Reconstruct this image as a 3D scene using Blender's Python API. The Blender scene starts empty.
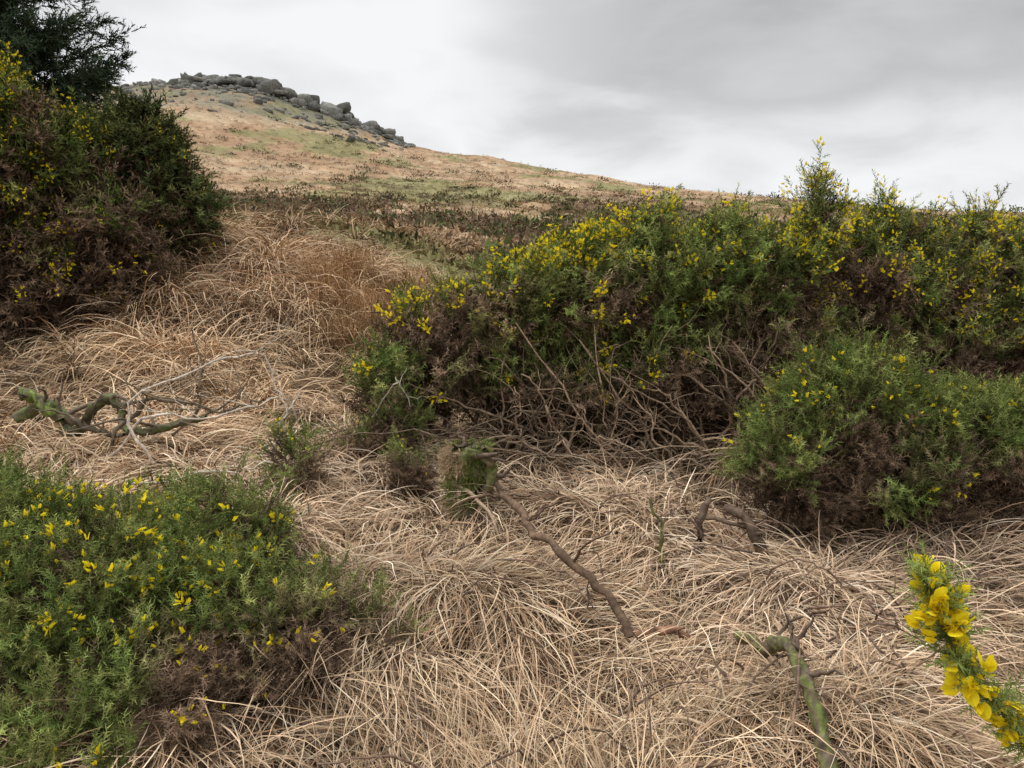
import bpy, math, numpy as np
from mathutils import Vector
rng=np.random.default_rng(7)
R=math.radians
# ---------------- noise
_tab=np.random.default_rng(3).random((256,256))
def vn(x,y,s=0):
    x=np.asarray(x,float)+s*17.3; y=np.asarray(y,float)+s*31.7
    ix=np.floor(x).astype(int); iy=np.floor(y).astype(int)
    fx=x-ix; fy=y-iy; fx=fx*fx*(3-2*fx); fy=fy*fy*(3-2*fy)
    a=_tab[ix&255,iy&255]; b=_tab[(ix+1)&255,iy&255]; c=_tab[ix&255,(iy+1)&255]; d=_tab[(ix+1)&255,(iy+1)&255]
    return (a*(1-fx)+b*fx)*(1-fy)+(c*(1-fx)+d*fx)*fy
def fbm(x,y,o=4,s=0):
    t=0;a=.5;n=0
    for i in range(o):
        t=t+a*vn(x*2**i,y*2**i,s+i);n+=a;a*=.5
    return t/n
def ss(a,b,x):
    t=np.clip((np.asarray(x,float)-a)/(b-a),0,1); return t*t*(3-2*t)
# ---------------- terrain height
def H(x,y):
    x=np.asarray(x,float);y=np.asarray(y,float)
    yy=np.maximum(y,0); r=np.hypot(x,y)
    wx=x+8*(fbm(x/60,y/60,2,9)-.5)
    Hx=np.interp(wx,[-700,-400,-260,-195,-150,-125,-100,-57,-10,45,100,163,250,600],[60,82,82,79,78.5,76,66,51.5,42.5,34.5,25.5,17.5,12.5,6])
    p=np.where(yy<400,(yy/400)**1.4,np.clip(1-((yy-400)/420)**2,.1,1))
    h=Hx*p
    h=h+(fbm(x/35,y/35,4,1)-.5)*5*ss(40,300,yy)
    h=h+(fbm(x/7,y/7,3,2)-.5)*1.3*ss(14,60,r)
    bank=1.35*ss(8,14.5,y)*(.2+.8*ss(-.5,-4.5,x))*(1-.6*ss(15,38,y))
    h=h+bank
    h=h+(fbm(x/2.2,y/2.2,2,4)-.5)*.6*ss(6,11,r)
    t=vn(x*2.1,y*2.1,5); 
    h=h+(t**1.5-.35)*.27*ss(.8,2.5,r)*(1-ss(60,120,r))
    h=h+(vn(x*5,y*5,6)-.5)*.07*ss(.8,2.5,r)*(1-ss(30,60,r))
    h=h-.25*np.exp(-((x-.12)**2/.10+(y-2.4)**2/.09))
    return h
_gx=np.arange(-36,36,.06);_gy=np.arange(-.6,44,.06)
_G=H(*np.meshgrid(_gx,_gy,indexing='ij'))
def HF(x,y):
    u=np.clip((np.asarray(x,float)+36)/.06,0,len(_gx)-2.001);v=np.clip((np.asarray(y,float)+.6)/.06,0,len(_gy)-2.001)
    i=u.astype(int);j=v.astype(int);a=u-i;b=v-j
    h=(_G[i,j]*(1-a)+_G[i+1,j]*a)*(1-b)+(_G[i,j+1]*(1-a)+_G[i+1,j+1]*a)*b
    far=(np.abs(np.asarray(x))>35.8)|(np.asarray(y)>43.8)
    return np.where(far,H(x,y),h) if np.any(far) else h
# ---------------- mesh utils
def build(name,v,f,col=None,mat=None,smooth=False,parent=None):
    v=np.ascontiguousarray(v,dtype=np.float32).reshape(-1,3); f=np.ascontiguousarray(f,dtype=np.int32)
    me=bpy.data.meshes.new(name); m,k=f.shape
    me.vertices.add(len(v)); me.vertices.foreach_set("co",v.ravel())
    me.loops.add(m*k); me.loops.foreach_set("vertex_index",f.ravel())
    me.polygons.add(m); me.polygons.foreach_set("loop_start",np.arange(0,m*k,k,dtype=np.int32))
    me.update(calc_edges=True)
    if smooth: me.polygons.foreach_set("use_smooth",np.ones(m,dtype=bool))
    if col is not None:
        a=me.color_attributes.new("col","FLOAT_COLOR","POINT")
        c=np.ones((len(v),4),dtype=np.float32); c[:,:3]=col; a.data.foreach_set("color",c.ravel())
    if mat: me.materials.append(mat)
    ob=bpy.data.objects.new(name,me); bpy.context.scene.collection.objects.link(ob)
    if parent: ob.parent=parent
    return ob
def empty(name):
    e=bpy.data.objects.new(name,None); bpy.context.scene.collection.objects.link(e); return e
def nrm(a): return a/np.maximum(np.linalg.norm(a,axis=-1,keepdims=True),1e-9)
def place(tm,P,D,S,C,tipmul=(.7,1.3),jit=.3):
    V=[];CC=[]
    idx=rng.integers(0,len(tm),len(P))
    for k,(T,t) in enumerate(tm):
        s=np.where(idx==k)[0]
        if len(s)==0: continue
        z=nrm(D[s]); a=nrm(np.cross(z,rng.normal(size=z.shape))); b=np.cross(z,a)
        B=np.stack([a,b,z],axis=1).astype(np.float32)
        v=np.matmul(T.reshape(1,-1,3).astype(np.float32),B)*S[s][:,None,None].astype(np.float32)+P[s][:,None,:].astype(np.float32)
        M=len(T)
        mul=(tipmul[0]+(tipmul[1]-tipmul[0])*t)[None,:,:,None]*(1+jit*(rng.random((len(s),M,1,1))-.5)*2)
        c=C[s][:,None,None,:]*mul
        V.append(v.reshape(-1,3)); CC.append(c.reshape(-1,3).astype(np.float32))
    return np.concatenate(V),np.concatenate(CC)
def trimesh(name,V,C,mat,parent=None):
    return build(name,V,np.arange(len(V)).reshape(-1,3),C,mat,False,parent)
def sprig(n,w,seed,sl=.26,stem=.012):
    g=np.random.default_rng(seed); T=[];t=[]
    bend=g.normal(size=2)*.12
    def ax(q): return np.array([bend[0]*q*q,bend[1]*q*q,q])
    a=g.uniform(0,3.14);d=np.array([math.cos(a),math.sin(a),0])*stem
    T.append([ax(0)-d,ax(0)+d,ax(1)]); t.append([0,0,.8])
    for i in range(n):
        q=.04+.94*(i+g.random()*.6)/n; ph=i*2.4+g.random(); el=R(g.uniform(28,75)); L=sl*(1-.35*q)*g.uniform(.6,1.25)
        out=np.array([math.cos(ph),math.sin(ph),0]); per=np.array([-math.sin(ph),math.cos(ph),0])*w
        b=ax(q); tip=b+out*L*math.sin(el)+np.array([0,0,1])*L*math.cos(el)
        T.append([b-per,b+per,tip]); t.append([q*.6,q*.6,q*.6+.4])
    return np.array(T),np.array(t)
SP_NEAR=[sprig(22,.021,i,.31,.014) for i in range(8)]
SP_MID=[sprig(15,.033,10+i,.38,.02) for i in range(8)]
SP_FAR=[sprig(12,.048,20+i,.43,.03) for i in range(6)]
def petal(L,W,curl,fold,n,rot,tilt):
    pts=[]
    for i in range(n+1):
        q=i/n; w=W*math.sin(math.pi*min(.98,q*.8+.15))**.6
        if q>.99: w*=.6
        for j in (-1,0,1):
            x=j*w; y=fold*abs(j)*w+curl*q*q*L; z=q*L
            ct,st=math.cos(tilt),math.sin(tilt); y,z=y*ct+z*st,-y*st+z*ct
            cr,sr=math.cos(rot),math.sin(rot); pts.append((x*cr-y*sr,x*sr+y*cr,z))
    T=[];tt=[]
    for i in range(n):
        for j in range(2):
            a=i*3+j;b=a+1;c=a+4;d=a+3
            T+= [[pts[a],pts[b],pts[c]],[pts[a],pts[c],pts[d]]]
            q0=i/n;q1=(i+1)/n; tt+=[[q0,q0,q1],[q0,q1,q1]]
    return T,tt
def flower(n,seed):
    g=np.random.default_rng(seed);T=[];t=[]
    for (L,W,cu,fo,rot,ti) in ((1.0,.46,.2,.3,0,.25),(.85,.28,-.15,.5,2.4,.3),(.85,.28,-.15,.5,-2.4,.3),(.8,.26,-.15,.9,math.pi,.1)):
        a,b=petal(L*g.uniform(.85,1.1),W*g.uniform(.85,1.15),cu,fo,n,rot,ti+g.uniform(-.1,.15)); T+=a;t+=b
    return np.array(T),np.array(t)
FL_LO=[flower(1,i) for i in range(4)]; FL_HI=[flower(5,i) for i in range(5)]
# ---------------- materials
def mat_attr(name,rough=.6,spec=.25,trans=0.,nscale=0,namt=.3,bump=0,bscale=60):
    m=bpy.data.materials.new(name);m.use_nodes=True;N=m.node_tree.nodes;L=m.node_tree.links;N.clear()
    out=N.new("ShaderNodeOutputMaterial")
    if spec==0: p=N.new("ShaderNodeBsdfDiffuse")
    else:
        p=N.new("ShaderNodeBsdfPrincipled");p.inputs["Roughness"].default_value=rough;p.inputs["Specular IOR Level"].default_value=spec
    at=N.new("ShaderNodeAttribute");at.attribute_name="col";c=at.outputs["Color"]
    if nscale:
        ge=N.new("ShaderNodeNewGeometry");no=N.new("ShaderNodeTexNoise");no.inputs["Scale"].default_value=nscale;no.inputs["Detail"].default_value=3
        L.new(ge.outputs["Position"],no.inputs["Vector"])
        mr=N.new("ShaderNodeMapRange");mr.inputs[1].default_value=.3;mr.inputs[2].default_value=.7;mr.inputs[3].default_value=1-namt;mr.inputs[4].default_value=1+namt
        L.new(no.outputs[0],mr.inputs[0])
        vm=N.new("ShaderNodeVectorMath");vm.operation="SCALE";L.new(c,vm.inputs[0]);L.new(mr.outputs[0],vm.inputs["Scale"]);c=vm.outputs[0]
        if bump:
            n2=N.new("ShaderNodeTexNoise");n2.inputs["Scale"].default_value=bscale;n2.inputs["Detail"].default_value=5;L.new(ge.outputs["Position"],n2.inputs["Vector"])
            bu=N.new("ShaderNodeBump");bu.inputs["Strength"].default_value=.8;bu.inputs["Distance"].default_value=bump;L.new(n2.outputs[0],bu.inputs["Height"]);L.new(bu.outputs[0],p.inputs["Normal"])
    L.new(c,p.inputs[0])
    if trans:
        t=N.new("ShaderNodeBsdfTranslucent");L.new(c,t.inputs["Color"]);mx=N.new("ShaderNodeMixShader");mx.inputs[0].default_value=trans
        L.new(p.outputs[0],mx.inputs[1]);L.new(t.outputs[0],mx.inputs[2]);L.new(mx.outputs[0],out.inputs[0])
    else: L.new(p.outputs[0],out.inputs[0])
    return m
M_GORSE=mat_attr("gorse_spines",.5,0)
M_FLOW=mat_attr("gorse_petals",.5,0,.35)
M_BARK=mat_attr("bark",.85,.15,0,40,.4,bump=.004,bscale=120)
M_GRASS=mat_attr("dry_grass_blades",.55,0)
M_ROCK=mat_attr("granite",.9,.2,0,.8,.35,bump=.3,bscale=1.5)
M_CON=mat_attr("scrub_leaves",.6,0)
def ground_mat():
    m=bpy.data.materials.new("moorland_ground");m.use_nodes=True;N=m.node_tree.nodes;L=m.node_tree.links
    p=N["Principled BSDF"];p.inputs["Roughness"].default_value=.95;p.inputs["Specular IOR Level"].default_value=.1
    ge=N.new("ShaderNodeNewGeometry");at=N.new("ShaderNodeAttribute");at.attribute_name="col"
    def noise(s,d=6,r=.6):
        n=N.new("ShaderNodeTexNoise");n.inputs["Scale"].default_value=s;n.inputs["Detail"].default_value=d;n.inputs["Roughness"].default_value=r;L.new(ge.outputs["Position"],n.inputs["Vector"]);return n.outputs[0]
    def mr(x,a,b,c,d):
        k=N.new("ShaderNodeMapRange");L.new(x,k.inputs[0])
        for i,q in enumerate((a,b,c,d)):k.inputs[i+1].default_value=q
        return k.outputs[0]
    def mul(a,b):
        v=N.new("ShaderNodeVectorMath");v.operation="SCALE";L.new(a,v.inputs[0]);L.new(b,v.inputs["Scale"]);return v.outputs[0]
    c=mul(at.outputs["Color"],mr(noise(.35,8,.75),.35,.65,.72,1.28))
    c=mul(c,mr(noise(9,4,.7),.3,.7,.7,1.3))
    L.new(c,p.inputs["Base Color"])
    bu=N.new("ShaderNodeBump");bu.inputs["Strength"].default_value=1;bu.inputs["Distance"].default_value=.25
    L.new(noise(1.4,8,.75),bu.inputs["Height"]);L.new(bu.outputs[0],p.inputs["Normal"])
    return m
# ---------------- ground
az=np.concatenate([np.linspace(-180,-60,40)[:-1],np.linspace(-60,60,560),np.linspace(60,180,40)[1:-1]])
rad=np.concatenate([[0.0],np.geomspace(.25,250,300),np.linspace(252,480,70),np.geomspace(490,3500,30)])
AZ,RR=np.meshgrid(np.radians(az),rad); X=RR*np.sin(AZ);Y=RR*np.cos(AZ);Z=H(X,Y)
nr,na=X.shape
i,j=np.meshgrid(np.arange(nr-1),np.arange(na),indexing='ij'); j2=(j+1)%na
F=np.stack([i*na+j,i*na+j2,(i+1)*na+j2,(i+1)*na+j],-1).reshape(-1,4)[:,::-1]
def scrubmask(x,y):
    return fbm(x/7+y/30,y/13,5,31)
def gcol(x,y,z):
    r=np.hypot(x,y)
    n=fbm(x/20,y/34,5,11)[...,None]; n2=fbm(x/6,y/10,4,15)[...,None]; n3=fbm(x/50,y/45,4,21)[...,None]; n4=fbm(x/2.5,y/5,3,25)[...,None]
    tan=np.array([.33,.22,.13]); pale=np.array([.43,.32,.205]); green=np.array([.18,.185,.075]); heath=np.array([.12,.083,.052]); rust=np.array([.27,.16,.09])
    c=tan+(pale-tan)*ss(.35,.7,n2); c=c+(rust-c)*ss(.48,.62,n3)*.6
    c=c+(green-c)*ss(.50,.60,n)*.75
    mh=ss(.50,.59,scrubmask(x,y)[...,None])*(ss(260,60,r)[...,None]*.7+.2)
    c=c+(heath-c)*mh*.8
    c=c*(.70+.6*n4)
    rk=(ss(44,62,z)*ss(-20,-65,x))[...,None]; rc=np.array([.165,.16,.115])
    c=c+(rc-c)*rk*(.45+.5*ss(.4,.6,n2))
    near=ss(18,9,r)[...,None]; c=c+(np.array([.17,.108,.064])-c)*near
    return c
C=gcol(X,Y,Z)
build("ground",np.stack([X,Y,Z],-1),F,C.reshape(-1,3),ground_mat(),True)
# ---------------- grass
STRAW=np.array([[.58,.42,.26],[.48,.335,.20],[.71,.565,.39],[.38,.24,.14],[.24,.15,.085],[.58,.41,.265]])
def blades(n_seg,x,y,az0,curl,e0,k,L,w,col,lift):
    N=len(x); s=np.linspace(0,1,n_seg+1)[None,:]
    e=e0[:,None]-k[:,None]*s; a=az0[:,None]+curl[:,None]*s+.09*np.cumsum(rng.normal(size=(N,n_seg+1)),1)
    ds=L[:,None]/n_seg
    hx=np.cumsum(np.cos(e)*np.cos(a)*ds,1)-(np.cos(e)*np.cos(a)*ds)[:,:1]
    hy=np.cumsum(np.cos(e)*np.sin(a)*ds,1)-(np.cos(e)*np.sin(a)*ds)[:,:1]
    hz=np.cumsum(np.sin(e)*ds,1)-(np.sin(e)*ds)[:,:1]
    px=x[:,None]+hx;py=y[:,None]+hy;g=HF(px,py)
    pz=np.maximum(HF(x,y)[:,None]+hz, g+lift[:,None]*(.3+.7*s))
    P=np.stack([px,py,pz],-1)
    sd=np.stack([-np.sin(a),np.cos(a),rng.normal(0,.5,(N,1))*np.ones_like(a)],-1);sd=nrm(sd)
    ww=(w[:,None]*(1-s**2*.9))[...,None]*.5
    V=np.stack([P-sd*ww,P+sd*ww],2).reshape(N,-1,3)
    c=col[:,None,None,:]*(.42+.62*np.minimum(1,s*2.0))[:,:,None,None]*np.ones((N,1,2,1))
    q=np.arange(n_seg)*2; f=np.stack([q,q+1,q+3,q+2],-1)[None]+(np.arange(N)*(2*(n_seg+1)))[:,None,None]
    return V.reshape(-1,3),f.reshape(-1,4),c.reshape(-1,3)
def join(parts):
    V=[];F=[];C=[];o=0
    for v,f,c in parts: V.append(v);F.append(f+o);C.append(c);o+=len(v)
    return np.concatenate(V),np.concatenate(F),np.concatenate(C)
def palette(N,x,y):
    c=STRAW[rng.choice(6,N,p=[.25,.22,.14,.16,.10,.13])]*(.8+.4*rng.random((N,1)))
    n=fbm(x*.9,y*.9,3,41)[:,None];n2=fbm(x*.4,y*.4,3,45)[:,None]
    return c*(.55+.78*n)*(np.array([1,1,1])+(n2-.5)*np.array([.1,.0,-.25]))
parts=[]
def carpet(N,r0,r1,nseg,Lr,wk):
    r=rng.uniform(r0,r1,N);a=np.radians(rng.uniform(-48,48,N));x=r*np.sin(a);y=r*np.cos(a)
    tv=vn(x*2.1,y*2.1,5);keep=rng.random(N)<(.12+.88*ss(.15,.5,tv))
    keep&=~((((x-.12)/.36)**2+((y-2.4)/.26)**2<1)&(rng.random(N)<.9))
    keep&=~((((x-1.0)/1.5)**2+((y-5.65)/.6)**2<1)&(rng.random(N)<.9))
    keep&=~((((x+1.6)/1.0)**2+((y-2.7)/.7)**2<1)&(rng.random(N)<.7))
    x=x[keep];y=y[keep];r=r[keep];tv=tv[keep];N=len(x)
    e=.02; gx=vn((x+e)*2.1,y*2.1,5)-vn((x-e)*2.1,y*2.1,5); gy=vn(x*2.1,(y+e)*2.1,5)-vn(x*2.1,(y-e)*2.1,5)
    down=np.arctan2(-gy,-gx)
    flow=fbm(x*.8,y*.8,2,51)*5*math.pi-2.0
    mixv=np.stack([np.cos(down)*1.1+np.cos(flow),np.sin(down)*1.1+np.sin(flow)],-1)+rng.normal(0,.42,(N,2))
    az0=np.arctan2(mixv[:,1],mixv[:,0])
    L=rng.uniform(Lr[0],Lr[1],N)*(.7+.6*fbm(x,y,2,61)); e0=np.radians(rng.uniform(5,60,N));k=np.radians(rng.uniform(40,150,N))
    w=wk*(r/2.5)**.7*rng.uniform(.5,1.4,N)
    pc=palette(N,x,y)*(.66+.42*ss(.1,.6,tv))[:,None]  # blades darker in the lows: litter tone plus painted shade between tussocks
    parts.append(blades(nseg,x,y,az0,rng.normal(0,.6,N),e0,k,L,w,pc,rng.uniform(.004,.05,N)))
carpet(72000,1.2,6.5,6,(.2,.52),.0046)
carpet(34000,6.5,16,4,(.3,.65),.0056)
def tussocks(n,nb,r0,r1,a0,a1,Lr,tint=1.,up=(45,88),nseg=5,wk=.005,K=(30,120),spread=.07):
    r=rng.uniform(r0,r1,n);a=np.radians(rng.uniform(a0,a1,n));cx=r*np.sin(a);cy=r*np.cos(a)
    x=np.repeat(cx,nb)+rng.normal(0,spread,n*nb);y=np.repeat(cy,nb)+rng.normal(0,spread,n*nb);N=n*nb
    sc=np.repeat(rng.uniform(.65,1.2,n),nb); rr=np.hypot(x,y)
    ct=np.repeat(rng.uniform(.65,1.15,n),nb)[:,None]
    parts.append(blades(nseg,x,y,rng.uniform(0,2*math.pi,N),rng.normal(0,.5,N),np.radians(rng.uniform(up[0],up[1],N)),np.radians(rng.uniform(K[0],K[1],N)),
       rng.uniform(Lr[0],Lr[1],N)*sc,wk*(rr/2.5)**.7*rng.uniform(.6,1.3,N),palette(N,x,y)*ct*tint,rng.uniform(.01,.05,N)))
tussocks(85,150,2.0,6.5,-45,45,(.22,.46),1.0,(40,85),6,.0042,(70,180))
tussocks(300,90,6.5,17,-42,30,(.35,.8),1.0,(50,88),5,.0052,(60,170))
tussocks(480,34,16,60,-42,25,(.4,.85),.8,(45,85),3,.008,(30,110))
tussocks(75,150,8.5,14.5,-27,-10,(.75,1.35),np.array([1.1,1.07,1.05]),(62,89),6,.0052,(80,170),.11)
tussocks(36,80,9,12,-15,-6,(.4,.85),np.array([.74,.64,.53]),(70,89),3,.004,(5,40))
v,f,c=join(parts); build("moor_grass",v,f,c,M_GRASS)
# ---------------- tubes / branches
def tube(P,rad,col,sides=6):
    P=np.asarray(P,float);n=len(P);rad=np.broadcast_to(rad,(n,));T=nrm(np.gradient(P,axis=0))
    a=nrm(np.cross(T,np.array([.13,.31,.94])));b=np.cross(T,a);th=np.arange(sides)/sides*2*math.pi
    V=P[:,None]+rad[:,None,None]*(np.cos(th)[None,:,None]*a[:,None]+np.sin(th)[None,:,None]*b[:,None])
    i,j=np.meshgrid(np.arange(n-1),np.arange(sides),indexing='ij');j2=(j+1)%sides
    F=np.stack([i*sides+j,i*sides+j2,(i+1)*sides+j2,(i+1)*sides+j],-1).reshape(-1,4)
    cc=np.broadcast_to(np.asarray(col,float),(n,3))[:,None]*np.ones((1,sides,1))
    return V.reshape(-1,3),F,cc.reshape(-1,3)
def spline(ctrl,n,jit=0):
    c=np.asarray(ctrl,float);m=len(c);c=np.vstack([2*c[0]-c[1],c,2*c[-1]-c[-2]]);out=[]
    for q in np.linspace(0,m-1-1e-6,n):
        i=int(q);t=q-i;p0,p1,p2,p3=c[i],c[i+1],c[i+2],c[i+3]
        out.append(.5*((2*p1)+(-p0+p2)*t+(2*p0-5*p1+4*p2-p3)*t*t+(-p0+3*p1-3*p2+p3)*t**3))
    o=np.array(out)
    if jit:
        w=np.cumsum(rng.normal(0,jit,(n,3)),0);w-=np.linspace(0,1,n)[:,None]*w[-1];o+=w+rng.normal(0,jit*.3,(n,3))
    return o
def limb(ctrl,r0,r1,col,n=16,jit=.01,twigs=0,tl=.3,acc=None,tcol=None,sides=5,moss=None):
    P=spline(ctrl,n,jit);col=np.array(col);cv=col*(1+.2*rng.normal(size=(n,1)))
    v,f,cc=tube(P,np.linspace(r0,r1,n)*(1+.15*rng.normal(size=n)),np.clip(cv,.02,1),sides)
    if moss is not None:
        m=(rng.random(len(v))<.5);cc[m]=np.array(moss)*rng.uniform(.6,1.3,(m.sum(),1));v=v+rng.normal(0,r0*.13,v.shape)
    acc.append((v,f,cc))
    for _ in range(twigs):
        i=rng.integers(n//4,n-1);d=nrm(P[i]-P[i-1]+rng.normal(0,.7,3));d[2]=abs(d[2])*.8+.1;l=tl*rng.uniform(.4,1.2)
        q=spline([P[i],P[i]+d*l*.5+rng.normal(0,.06*l,3),P[i]+d*l+rng.normal(0,.15*l,3)],7,.008)
        rr=np.linspace(r0,r1,n)[i]*.5;acc.append(tube(q,np.linspace(rr,rr*.3,7),col if tcol is None else tcol,4))
# ---------------- gorse
GREEN=np.array([.125,.18,.046]);OLIVE=np.array([.22,.23,.072]);BROWN=np.array([.18,.122,.08]);YEL=np.array([1.0,.83,.03])
def gorse(name,blobs,nshoot,tm,ssize=.09,L=(.12,.26),k=11,green=.45,fl=.25,flsize=.017,bright=1.,stems=30,stemr=.012,fill=.25,gcolr=GREEN,stemcol=(.20,.15,.11),ns=0,rough=.75,fn=(3,10),topfl=0.5):
    E=empty(name);B=np.array(blobs,float);w=B[:,3]*B[:,5]+B[:,3]*B[:,4];w/=w.sum()
    z0=(B[:,2]-B[:,5]).min();z1=(B[:,2]+B[:,5]).max()
    bi=rng.choice(len(B),nshoot,p=w);n=nrm(rng.normal(size=(nshoot,3)));n[:,2]=np.where((n[:,2]<-.3)&(rng.random(nshoot)<.5),-n[:,2],n[:,2])
    b=B[bi];f=.86+rough*(fbm(n[:,0]*3.1+bi*3,n[:,2]*3.1+n[:,1]*2.7,3,71+ns)-.5)+rng.normal(0,.06,nshoot)
    P=b[:,:3]+n*b[:,3:]*f[:,None]
    q=((P[:,None]-B[None,:,:3])/B[None,:,3:]);dd=np.sqrt((q**2).sum(-1));dd[np.arange(nshoot),bi]=9
    inside=dd.min(1)<.7
    g=HF(P[:,0],P[:,1]);keep=(P[:,2]>g+.02)&(~inside|(rng.random(nshoot)<.12))&((n[:,1]<.5)|(rng.random(nshoot)<.6))
    P=P[keep];n=n[keep];bi=bi[keep];S=len(P)
    hz=(P[:,2]-z0)/(z1-z0)
    patch=fbm(P[:,0]*2.2+P[:,1]*1.3,P[:,2]*2.4+P[:,1],3,81+ns)
    gs=ss(green-.14,green+.14,hz*.55+n[:,2]*.22+(patch-.5)*1.5+.2)
    d=nrm(.65*n+np.array([0,0,.5])+rng.normal(0,.38,(S,3)));Ls=rng.uniform(L[0],L[1],S)
    t=rng.uniform(-.6,1,(S,k));pp=P[:,None]+d[:,None]*(t*Ls[:,None])[...,None]+rng.normal(0,.014,(S,k,3))
    dr=nrm(d[:,None]*.8+rng.normal(0,.45,(S,k,3))+np.array([0,0,.12]))
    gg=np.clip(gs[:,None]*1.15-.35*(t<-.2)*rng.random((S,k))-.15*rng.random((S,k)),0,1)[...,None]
    tint=(1+.33*rng.normal(size=(S,1,1)));mixo=rng.random((S,1,1))
    green_c=gcolr*(1-mixo)+OLIVE*mixo*(gcolr.sum()/GREEN.sum())
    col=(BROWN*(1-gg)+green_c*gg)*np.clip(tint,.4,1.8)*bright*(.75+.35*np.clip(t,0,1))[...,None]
    sz=ssize*rng.uniform(.7,1.3,(S,k))
    V,Cc=place(tm,pp.reshape(-1,3),dr.reshape(-1,3),sz.ravel(),col.reshape(-1,3))
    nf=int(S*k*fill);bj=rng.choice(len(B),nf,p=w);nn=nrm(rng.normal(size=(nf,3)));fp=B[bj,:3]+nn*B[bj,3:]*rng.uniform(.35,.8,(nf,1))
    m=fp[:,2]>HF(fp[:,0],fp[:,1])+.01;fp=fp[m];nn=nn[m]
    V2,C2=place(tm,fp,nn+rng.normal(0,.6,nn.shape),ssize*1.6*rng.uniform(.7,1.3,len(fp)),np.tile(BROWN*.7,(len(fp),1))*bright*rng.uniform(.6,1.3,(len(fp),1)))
    trimesh("foliage",np.concatenate([V,V2]),np.concatenate([Cc,C2]),M_GORSE,E)
    pf=fbm(P[:,0]*1.9,P[:,2]*2.1+P[:,1],3,91+ns)
    fm=(rng.random(S)<fl*(.16+1.7*ss(.42,.59,pf))*(.4+.6*gs)*((1-topfl)+2*topfl*ss(.35,.9,hz)))&(n[:,2]>-.5)
    if fm.sum()>0:
        Pf=P[fm];df=d[fm];Lf=Ls[fm];nfl=rng.integers(fn[0],fn[1],len(Pf));ii=np.repeat(np.arange(len(Pf)),nfl)
        off=nrm(rng.normal(0,1,(len(ii),3)))
        fp=Pf[ii]+df[ii]*(Lf[ii]*rng.uniform(.65,1.2,len(ii)))[:,None]+off*flsize*1.0
        V3,C3=place(FL_LO,fp,off+df[ii]*.8,flsize*rng.uniform(.7,1.3,len(ii)),YEL*rng.uniform(.85,1.0,(len(ii),1)),(.9,1.0),.05)
        trimesh("flowers",V3,C3,M_FLOW,E)
    acc=[]
    gz=lambda x,y: float(HF(x,y))
    for s in range(stems):
        bb=B[rng.choice(len(B),p=w)];bx=bb[0]+rng.normal(0,.22)*bb[3]*1.5;by=bb[1]+rng.normal(0,.2)*bb[4]
        e=bb[:3]+nrm(rng.normal(size=3)+np.array([0,-.3,.4]))*bb[3:]*rng.uniform(.5,.95);base=np.array([bx,by,gz(bx,by)-.03])
        mid=(base+e)/2+rng.normal(0,.14,3)*bb[3];mid[2]=max(mid[2],gz(mid[0],mid[1])+.02)
        cc=np.array(stemcol)*rng.uniform(.6,1.7)
        limb([base,mid,e],stemr*rng.uniform(.6,1.6),.003,cc,12,.015,4,.3*bb[3]+.08,acc)
    v,f,c=join(acc);build("stems",v,f,c,M_BARK,True,E)
    return E
gorse("gorse_bush",[(-.78,5.35,.5,.34,.38,.32),(-.45,5.45,.80,.38,.45,.36),(.0,5.55,1.02,.42,.5,.38),(.45,5.65,1.08,.4,.5,.42),(.95,5.75,1.19,.42,.5,.45),(1.4,5.85,1.22,.42,.5,.41),(1.9,5.85,1.22,.42,.5,.43),(2.28,5.8,1.68,.13,.16,.34),(1.0,5.7,1.62,.15,.2,.2),(.55,5.6,1.42,.12,.2,.2),(1.65,5.8,1.58,.12,.16,.18),(.2,5.5,.5,.6,.4,.35),(1.0,5.6,.55,.75,.45,.45),(1.9,5.7,.6,.6,.45,.45)],
   2900,SP_MID,.105,green=.48,fl=.9,flsize=.027,stems=90,stemr=.014,fill=.16,ns=1,stemcol=(.2,.14,.095),topfl=.85,fn=(4,13),rough=.85)
gorse("gorse_bush",[(2.75,6.1,1.08,.45,.55,.52),(3.3,6.3,1.1,.5,.6,.56),(3.0,6.2,1.6,.13,.2,.25),(3.8,6.3,1.5,.16,.2,.26),(4.2,6.4,1.12,.6,.7,.56),(5.1,6.6,1.05,.7,.7,.6),(3.2,6.0,.6,.9,.5,.5),(4.6,6.3,.6,.9,.6,.5)],
   2100,SP_MID,.115,green=.51,fl=.55,flsize=.026,stems=60,stemr=.013,ns=2,fn=(3,9),rough=.85,topfl=.7)
gorse("gorse_bush",[(1.78,3.95,.66,.36,.36,.31),(2.35,3.9,.50,.42,.38,.28),(1.48,3.85,.42,.26,.3,.24),(2.9,4.0,.46,.45,.4,.32),(2.0,3.85,.35,.6,.35,.25)],
   1700,SP_NEAR,.09,(.07,.17),green=.43,fl=.09,flsize=.024,stems=30,stemr=.013,bright=.9,ns=3,fn=(1,5),topfl=.6,rough=.85)
gorse("gorse_bush",[(-1.75,2.75,.22,.65,.5,.3),(-1.02,2.7,.08,.5,.36,.24),(-1.3,3.2,.28,.34,.28,.22),(-2.3,2.9,.26,.6,.55,.32),(-1.5,2.25,.04,.6,.36,.22),(-.75,2.65,.04,.32,.27,.2)],
   2500,SP_NEAR,.082,(.06,.15),green=.46,fl=.27,flsize=.024,stems=45,stemr=.008,bright=.92,ns=4,fn=(1,6),topfl=.25,rough=.9)
for (x,y,s) in ((-.62,4.35,.13),(-1.28,4.25,.2),(-1.0,5.0,.2),(-.75,4.9,.2)):
    gorse("gorse_seedling",[(x,y,float(H(x,y))+s*.7,s*.8,s*.8,s*1.1)],70,SP_NEAR,.07,(.06,.14),k=9,green=.5,fl=.2,flsize=.018,stems=5,stemr=.005,ns=5,fn=(1,4))
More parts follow.
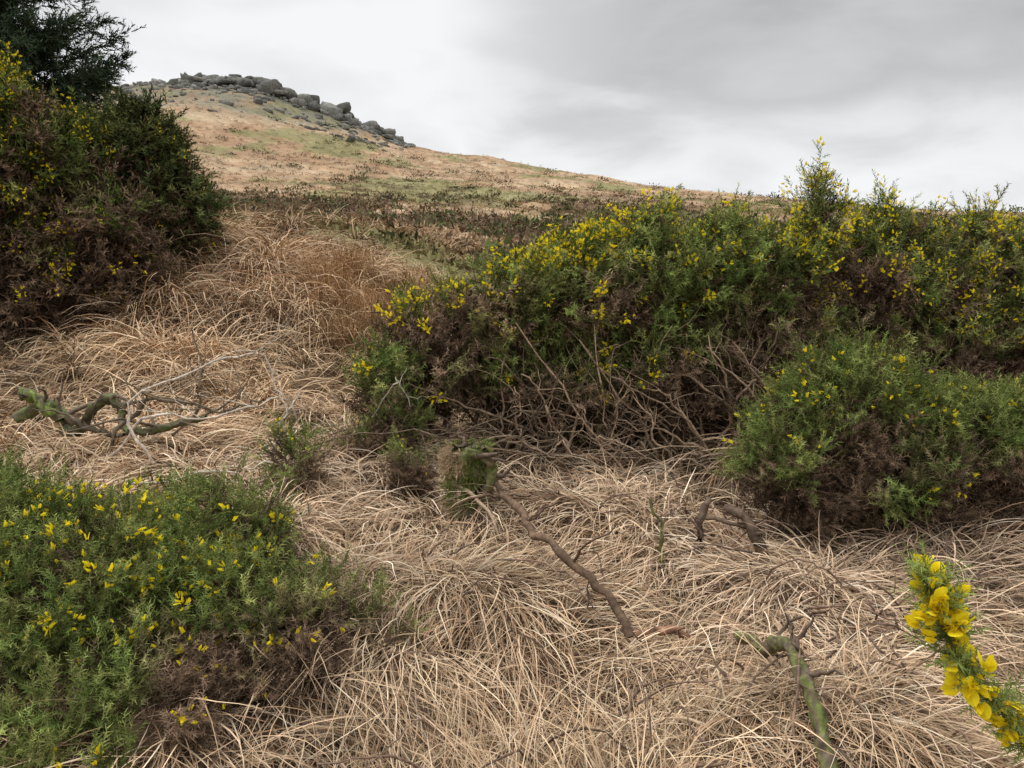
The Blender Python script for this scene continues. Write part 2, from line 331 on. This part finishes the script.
gorse("gorse_bush",[(-7.0,10,2.2,1.1,1.0,1.5),(-6.2,10,2.0,.8,.9,1.2),(-5.3,10,1.0,.75,.8,.75),(-5.85,10,2.4,.5,.7,.6),(-5.0,9.9,1.7,.4,.5,.4),(-7.8,10.3,2.6,1.2,1.0,1.2),(-6.1,9.6,.9,1.0,.6,.7)],
   2800,SP_FAR,.19,(.2,.46),k=10,green=.62,fl=.9,flsize=.042,stems=60,stemr=.03,bright=.82,ns=6,gcolr=GREEN*.8,rough=1.0,fn=(3,10))
gorse("gorse_bush",[(-5.1,11,2.6,.45,.5,.65),(-4.9,10.9,1.7,.42,.5,.7),(-5.6,11.2,2.1,.5,.6,1.1),(-4.65,11,1.9,.28,.4,.35)],
   1000,SP_FAR,.19,(.2,.42),k=10,green=.15,fl=.03,flsize=.03,stems=14,stemr=.03,bright=.7,ns=7,gcolr=np.array([.085,.12,.05]),rough=1.0)
# ---------------- conifer
def conifer(x,y,h):
    E=empty("conifer_tree");acc=[];z0=float(H(x,y));P=[];D=[];S=[]
    limb([(x,y,z0-.1),(x+.05,y,z0+h*.5),(x,y,z0+h)],.14,.02,(.12,.09,.07),20,.01,0,0,acc)
    for i in range(300):
        q=rng.uniform(.2,.99);a=rng.uniform(0,2*math.pi);l=(1-q)**.7*2.25*rng.uniform(.6,1.08)+.12
        s=np.array([x,y,z0+h*q]);d=np.array([math.cos(a),math.sin(a),.1+.5*q]);e=s+d*l;m=s+d*l*.5-np.array([0,0,.12*l])
        c=spline([s,m,e],14);acc.append(tube(c[::2],np.linspace(.022,.004,7),(.1,.075,.055),4))
        for kx in range(int(20+l*32)):
            t=rng.uniform(.2,1)**.8;pt=c[int(t*13)]+rng.normal(0,.05+.06*l*(1-t),3)
            P.append(pt);D.append(d+rng.normal(0,.6,3)+np.array([0,0,.1]));S.append(rng.uniform(.16,.30))
    P=np.array(P);D=np.array(D);S=np.array(S);col=np.array([.05,.07,.04])*rng.uniform(.6,1.4,(len(P),1))
    V,Cc=place(SP_FAR,P,D,S,col);trimesh("needles",V,Cc,M_CON,E)
    v,f,c=join(acc);build("trunk_and_limbs",v,f,c,M_BARK,True,E)
conifer(-7.6,12,7.6)
# ---------------- hill scrub
def clump_t(seed,n):
    g=np.random.default_rng(seed);T=[];t=[]
    for i in range(n):
        d=nrm(g.normal(size=3));d[2]=abs(d[2]);p=d*g.uniform(.35,1)*np.array([1,1,.75]);s=.30*(36/n)**.5
        a=nrm(g.normal(size=3))*s*.35;b=nrm(d+g.normal(0,.5,3))*s;T.append([p-a,p+a,p+b]);t.append([d[2]*.4,d[2]*.4,1])
    return np.array(T),np.array(t)
CL=[clump_t(i,36) for i in range(6)];CS=[clump_t(i+20,10) for i in range(6)]
n=17000;r=18*np.exp(rng.random(n)**.85*math.log(380/18));a=np.radians(rng.uniform(-42,48,n));x=r*np.sin(a);y=r*np.cos(a)
m=scrubmask(x,y);kp=rng.random(n)<ss(.50,.59,m)*(.5*ss(320,60,r)+.14)+.03
x=x[kp];y=y[kp];r=r[kp];z=H(x,y)
pal=np.array([[.11,.08,.052],[.15,.105,.068],[.12,.135,.05],[.20,.14,.085],[.075,.09,.042]])
cc=pal[rng.choice(5,len(x))]*rng.uniform(.7,1.3,(len(x),1));sz=(.18+.85*rng.random(len(x))**2.2)*(1+r/150)
up=np.tile(np.array([0,0,1.]),(len(x),1))+rng.normal(0,.08,(len(x),3))
V,Cc=place(CL,np.stack([x,y,z],-1),up,sz,cc,(.6,1.2));trimesh("heather_scrub",V,Cc,M_CON)
n=26000;r=18*np.exp(rng.random(n)*math.log(400/18));a=np.radians(rng.uniform(-42,48,n));x=r*np.sin(a);y=r*np.cos(a);z=H(x,y)
cc=gcol(x,y,z)*rng.uniform(.7,1.5,(n,1));sz=rng.uniform(.12,.32,n)*(1+r/160)
V,Cc=place(CS,np.stack([x,y,z],-1),np.tile(np.array([0,0,1.]),(n,1))+rng.normal(0,.1,(n,3)),sz,cc,(.8,1.15));trimesh("hill_grass_tufts",V,Cc,M_CON)
# ---------------- tor rocks
def rocks(name,pts,sizes,mat):
    import bmesh
    bm=bmesh.new();bmesh.ops.create_icosphere(bm,subdivisions=2,radius=1);bv=np.array([v.co[:] for v in bm.verts]);bf=np.array([[v.index for v in f.verts] for f in bm.faces]);bm.free()
    V=[];F=[];C=[];o=0
    for p,s in zip(pts,sizes):
        v=np.sign(bv)*np.abs(bv)**.6;v=v*(1+.4*(rng.random((len(bv),1))-.5));sc=s*np.array([rng.uniform(.8,1.9),rng.uniform(.7,1.2),rng.uniform(.4,1.0)])
        a=rng.normal(0,.5);v=v*sc;tl=rng.normal(0,.25);v[:,2]+=v[:,0]*tl;v=np.stack([v[:,0]*math.cos(a)-v[:,1]*math.sin(a),v[:,0]*math.sin(a)+v[:,1]*math.cos(a),v[:,2]],-1)
        V.append(v+p);F.append(bf+o);o+=len(bv);C.append(np.tile(np.array([.19,.185,.165])*rng.uniform(.45,1.3),(len(bv),1)))
    build(name,np.concatenate(V),np.concatenate(F),np.concatenate(C),mat)
pts=[];sz=[]
for _ in range(1100):
    t=rng.random();x=-190+t*140;y=400-abs(rng.normal(0,7 if rng.random()<.5 else 32));s=rng.uniform(.4,1.5)
    if vn(x/7,y/9,8)<.42 and rng.random()<.85: continue
    pts.append((x,y,float(H(x,y))+s*.15));sz.append(s)
for cx in np.linspace(-172,-60,19)+rng.normal(0,2.5,19):
    hb=rng.uniform(.5,1.6)
    for k in range(10):
        x=cx+rng.normal(0,2.8);y=396+rng.normal(0,3);s=rng.uniform(1.0,3.0)*hb**.5;pts.append((x,y,float(H(x,y))+rng.uniform(-.2,2.6)*hb));sz.append(s)
rocks("tor_rocks",pts,sz,M_ROCK)
# ---------------- fallen and dead branches
def hz(x,y,dz=0): return (x,y,float(HF(x,y))+dz)
MOSS=(.13,.15,.045);DARK=(.12,.085,.06);PALE=(.50,.43,.35)
acc=[];limb([hz(-.16,4.2,.32),hz(-.02,3.8,.24),hz(.12,3.3,.2),hz(.3,2.95,.17),hz(.45,2.68,.12)],.016,.018,(.13,.085,.055),28,.012,6,.3,acc,None,8)
limb([hz(-.4,4.0,.2),hz(-.15,3.7,.2),hz(-.05,3.5,.14)],.013,.006,(.34,.25,.17),12,.008,2,.2,acc)
v,f,c=join(acc);build("fallen_branch",v,f,c,M_BARK,True)
acc=[];limb([hz(.5,2.78,.08),hz(.6,2.75,.11),hz(.69,2.72,.12)],.018,.015,(.22,.12,.075),10,.005,1,.1,acc,None,8);v,f,c=join(acc);build("broken_branch",v,f,c,M_BARK,True)
acc=[];limb([hz(.84,2.62,.2),hz(.86,2.4,.18),hz(.87,2.2,.17),hz(.88,1.85,.10)],.016,.025,(.13,.10,.07),60,.003,6,.14,acc,DARK,12,MOSS);v,f,c=join(acc);build("mossy_branch",v,f,c,M_BARK,True)
acc=[];limb([hz(.90,3.5,.03),hz(.93,3.55,.2),hz(.98,3.6,.3)],.026,.014,DARK,9,.008,3,.15,acc);limb([hz(1.22,3.45,.05),hz(1.15,3.5,.22),hz(1.06,3.58,.30)],.03,.022,DARK,9,.008,2,.1,acc)
limb([hz(1.3,3.8,.1),hz(1.15,3.6,.18),hz(.95,3.75,.14)],.016,.008,DARK,10,.008,3,.2,acc)
limb([hz(.72,3.4,.02),hz(.70,3.42,.2),hz(.66,3.45,.36)],.012,.006,DARK,12,.008,3,.12,acc,None,6,MOSS)
v,f,c=join(acc);build("dead_gorse_stump",v,f,c,M_BARK,True)
SX,SY=-.24,3.95
acc=[];limb([hz(SX,SY,-.05),hz(SX+.02,SY,.18),hz(SX-.02,SY+.03,.38)],.095,.055,(.13,.11,.07),18,.01,4,.2,acc,DARK,10,MOSS)
limb([hz(SX+.07,SY-.03,.05),hz(SX+.12,SY-.05,.25),hz(SX+.1,SY-.1,.38)],.04,.02,(.2,.15,.1),12,.012,3,.2,acc,DARK,8,MOSS)
v,f,c=join(acc);build("mossy_stump",v,f,c,M_BARK,True)
n=1500;th=rng.uniform(0,6.28,n);zz=.40*rng.random(n)**.7;rr=.075+.045*vn(th*1.3,zz*9,3)
P=np.stack([SX+np.cos(th)*rr,SY+np.sin(th)*rr,float(H(SX,SY))+zz],-1)
D=np.stack([np.cos(th)+rng.normal(0,.5,n),np.sin(th)+rng.normal(0,.5,n),-.9+rng.normal(0,.5,n)],-1);mc=np.where(vn(th*1.1,zz*8,5)[:,None]<.42,np.array([[.42,.31,.19]]),np.array([[.17,.20,.055]]));V,Cc=place(SP_NEAR[:3],P,D,rng.uniform(.02,.07,n),mc*rng.uniform(.6,1.3,(n,1)));trimesh("stump_moss",V,Cc,M_GORSE,bpy.data.objects["mossy_stump"])
acc=[];MB=(.11,.09,.06);MG=(.11,.13,.045)
limb([hz(-3.6,5.4,.32),hz(-3.3,5.3,.40),hz(-3.1,5.2,.26),hz(-2.75,5.15,.44),hz(-2.55,5.0,.18),hz(-2.1,5.05,.22)],.045,.022,MB,46,.016,9,.5,acc,(.13,.10,.07),9,MG)
limb([hz(-3.5,5.35,.5),hz(-3.3,5.25,.42),hz(-3.15,5.2,.26)],.04,.03,MB,20,.01,2,.2,acc,MB,9,(.15,.19,.045))
limb([hz(-3.1,5.2,.3),hz(-2.8,5.1,.15),hz(-2.6,4.95,.1)],.028,.014,MB,12,.016,4,.3,acc,(.13,.10,.07))
limb([hz(-2.7,4.9,.05),hz(-2.35,4.9,.34),hz(-1.9,4.9,.34),hz(-1.6,4.8,.5)],.018,.006,(.15,.12,.08),20,.02,9,.45,acc)
limb([hz(-2.3,5.0,.05),hz(-2.15,5.1,.4),hz(-2.2,5.2,.8)],.013,.004,(.18,.14,.1),12,.018,6,.35,acc)
v,f,c=join(acc);build("dead_mossy_branch",v,f,c,M_BARK,True)
acc=[]
limb([hz(-2.5,4.6,.2),hz(-2.2,4.6,.34),hz(-1.8,4.7,.40),hz(-1.5,4.9,.5),hz(-1.42,5.0,.25)],.011,.004,PALE,22,.016,8,.4,acc)
limb([hz(-2.15,4.4,.1),hz(-2.25,4.5,.42),hz(-1.9,4.9,.66),hz(-1.65,5.0,.78),hz(-1.5,4.9,.55)],.010,.004,PALE,22,.018,8,.35,acc)
limb([hz(-1.5,4.5,.1),hz(-1.4,4.6,.38),hz(-1.35,4.7,.55)],.009,.004,PALE,14,.014,5,.25,acc)
limb([hz(-2.1,3.95,.36),hz(-1.5,3.8,.42),hz(-1.2,3.7,.35)],.007,.003,PALE,16,.014,5,.25,acc)
limb([hz(-.9,4.9,.35),hz(-.75,4.7,.5),hz(-.65,4.75,.36)],.007,.003,PALE,10,.012,3,.2,acc)
v,f,c=join(acc);build("bleached_dead_twigs",v,f,c,M_BARK,True)
acc=[]
for s in range(60):
    x0=rng.uniform(-.1,2.1);y0=rng.uniform(5.0,5.5);dx=rng.normal(-.3,.4)
    limb([hz(x0,y0,0),hz(x0+dx*.4,y0-.1,rng.uniform(.2,.5)),hz(x0+dx,y0-.15,rng.uniform(.3,1.0))],.013,.004,np.array([.34,.24,.16])*rng.uniform(.25,1.4),16,.016,5,.35,acc)
for s in range(24):
    x0=rng.uniform(-.5,1.1);y0=rng.uniform(4.8,5.2);limb([hz(x0,y0,.05),hz(x0+rng.normal(0,.2),y0-.1,.26),hz(x0+rng.normal(0,.5),y0-.2,.18)],.010,.003,np.array([.34,.25,.17])*rng.uniform(.4,1.2),14,.014,5,.25,acc)
v,f,c=join(acc);build("bare_gorse_stems",v,f,c,M_BARK,True)
acc=[]
for s in range(260):
    r=rng.uniform(2,5.4);a=R(rng.uniform(-8,34));x0=r*math.sin(a);y0=r*math.cos(a);t=rng.uniform(0,6.28);l=rng.uniform(.1,.4)
    limb([hz(x0,y0,.08),hz(x0+math.cos(t)*l*.5,y0+math.sin(t)*l*.5,rng.uniform(.1,.2)),hz(x0+math.cos(t)*l,y0+math.sin(t)*l,rng.uniform(.07,.17))],.005,.002,np.array([.18,.12,.085])*rng.uniform(.5,1.5),8,.009,1,.12,acc,None,4)
v,f,c=join(acc);build("twig_litter",v,f,c,M_BARK,True)
# ---------------- near flowering sprig
E=empty("flowering_gorse_branch");acc=[]
main=spline([(1.05,.75,-.02),(.95,.80,.5),(.72,.78,.93),(.56,.74,1.07),(.46,.72,1.18),(.42,.72,1.265)],40,.0015)
acc.append(tube(main,np.linspace(.009,.0025,40),(.2,.2,.08)))
side=spline([main[26],(.60,.72,1.14),(.575,.70,1.19)],10,.001);acc.append(tube(side,np.linspace(.004,.002,10),(.2,.2,.08)))
v,f,c=join(acc);build("stem",v,f,c,M_BARK,True,E)
P=[];D=[];S=[];FP=[];FD=[]
for path,a,b,nn in ((main,14,40,380),(side,2,9,40)):
    for _ in range(nn):
        i=rng.integers(a,b);d=path[i]-path[i-1];P.append(path[i]);D.append(nrm(d)*.6+nrm(rng.normal(size=3))*.8);S.append(rng.uniform(.02,.048))
for i,nf in ((39,2),(38,7),(37,12),(36,14),(35,13),(34,8),(33,4),(31,6),(30,11),(29,11),(28,5),(26,8),(25,11),(24,9),(22,6),(21,6),(19,4)):
    for _ in range(nf):
        d=nrm(rng.normal(size=3)+np.array([-.3,-.5,.3]));FP.append(main[i]+d*rng.uniform(.006,.026)+rng.normal(0,.004,3));FD.append(d+nrm(main[i]-main[i-1])*.7)
for _ in range(16):
    d=nrm(rng.normal(size=3));FP.append(side[rng.integers(4,9)]+d*.008);FD.append(d+np.array([0,0,.4]))
P=np.array(P);D=np.array(D);S=np.array(S)
V,Cc=place(SP_NEAR,P,D,S,np.tile([.2,.25,.07],(len(P),1)));trimesh("spines",V,Cc,M_GORSE,E)
FP=np.array(FP);FD=np.array(FD);V,Cc=place(FL_HI,FP,FD,rng.uniform(.012,.018,len(FP)),np.tile(YEL,(len(FP),1)),(.82,1.0),.04);trimesh("flowers",V,Cc,M_FLOW,E)
# ---------------- world
sun_el,sun_az=R(52),R(-50)
w=bpy.data.worlds.new("World");bpy.context.scene.world=w;w.use_nodes=True;N=w.node_tree.nodes;L=w.node_tree.links;N.clear()
out=N.new("ShaderNodeOutputWorld");sky=N.new("ShaderNodeTexSky");sky.sky_type='NISHITA';sky.sun_disc=False;sky.sun_elevation=sun_el;sky.sun_rotation=sun_az
b1=N.new("ShaderNodeBackground");b1.inputs[1].default_value=.1;L.new(sky.outputs[0],b1.inputs[0])
tc=N.new("ShaderNodeTexCoord");sp=N.new("ShaderNodeSeparateXYZ");L.new(tc.outputs["Generated"],sp.inputs[0])
def M(op,a,b=None,c=None):
    k=N.new("ShaderNodeMath");k.operation=op
    for i,q in enumerate((a,b,c)):
        if q is None: continue
        if isinstance(q,(int,float)):k.inputs[i].default_value=q
        else:L.new(q,k.inputs[i])
    return k.outputs[0]
zc=M('MAXIMUM',sp.outputs[2],0.);den=M('ADD',zc,.25)
cb=N.new("ShaderNodeCombineXYZ");L.new(M('DIVIDE',sp.outputs[0],den),cb.inputs[0]);L.new(M('DIVIDE',sp.outputs[1],den),cb.inputs[1]);L.new(M('MULTIPLY',zc,3.0),cb.inputs[2])
n1=N.new("ShaderNodeTexNoise");n1.inputs["Scale"].default_value=1.9;n1.inputs["Detail"].default_value=5;n1.inputs["Roughness"].default_value=.48;n1.inputs["Distortion"].default_value=.25;L.new(cb.outputs[0],n1.inputs[0])
def mr(x,a,b,c,d):
    k=N.new("ShaderNodeMapRange");k.interpolation_type='SMOOTHSTEP';L.new(x,k.inputs[0])
    for i,q in enumerate((a,b,c,d)):k.inputs[i+1].default_value=q
    return k.outputs[0]
nz=M('SUBTRACT',n1.outputs[0],.5)
right=mr(M('ADD',sp.outputs[0],M('MULTIPLY',nz,.6)),-.08,.18,0,1);high=mr(M('ADD',sp.outputs[2],M('MULTIPLY',nz,.35)),.08,.21,0,1);top=mr(sp.outputs[2],.35,.7,1,0)
dark=M('MULTIPLY',M('MULTIPLY',right,high),top)
cl=M('SUBTRACT',.96,M('MULTIPLY',dark,.40));cl=M('ADD',cl,M('MULTIPLY',nz,.62));cl=M('MINIMUM',cl,.99);cl=M('MULTIPLY',cl,mr(sp.outputs[2],.3,.9,1,2.2))
cc=N.new("ShaderNodeCombineXYZ");L.new(M('MULTIPLY',cl,.98),cc.inputs[0]);L.new(M('MULTIPLY',cl,.985),cc.inputs[1]);L.new(M('MULTIPLY',cl,1.0),cc.inputs[2])
b2=N.new("ShaderNodeBackground");L.new(cc.outputs[0],b2.inputs[0]);b2.inputs[1].default_value=.97
mx=N.new("ShaderNodeMixShader");mx.inputs[0].default_value=.96;L.new(b1.outputs[0],mx.inputs[1]);L.new(b2.outputs[0],mx.inputs[2]);L.new(mx.outputs[0],out.inputs[0])
sl=bpy.data.lights.new("sun","SUN");sl.energy=1.5;sl.angle=R(12);sl.color=(1,.96,.9);so=bpy.data.objects.new("sun",sl);bpy.context.scene.collection.objects.link(so)
dv=Vector((math.sin(sun_az)*math.cos(sun_el),math.cos(sun_az)*math.cos(sun_el),math.sin(sun_el)));so.rotation_euler=dv.to_track_quat('Z','Y').to_euler()
# ---------------- camera
cd=bpy.data.cameras.new("camera");cd.sensor_width=36;cd.lens=36*760/1024;cd.clip_end=8000;cd.clip_start=.05
co=bpy.data.objects.new("camera",cd);bpy.context.scene.collection.objects.link(co);co.location=(0,0,1.6);co.rotation_euler=(R(90-10.5),0,0)
s=bpy.context.scene;s.camera=co;s.view_settings.view_transform='Standard';s.view_settings.look='None';s.view_settings.exposure=0
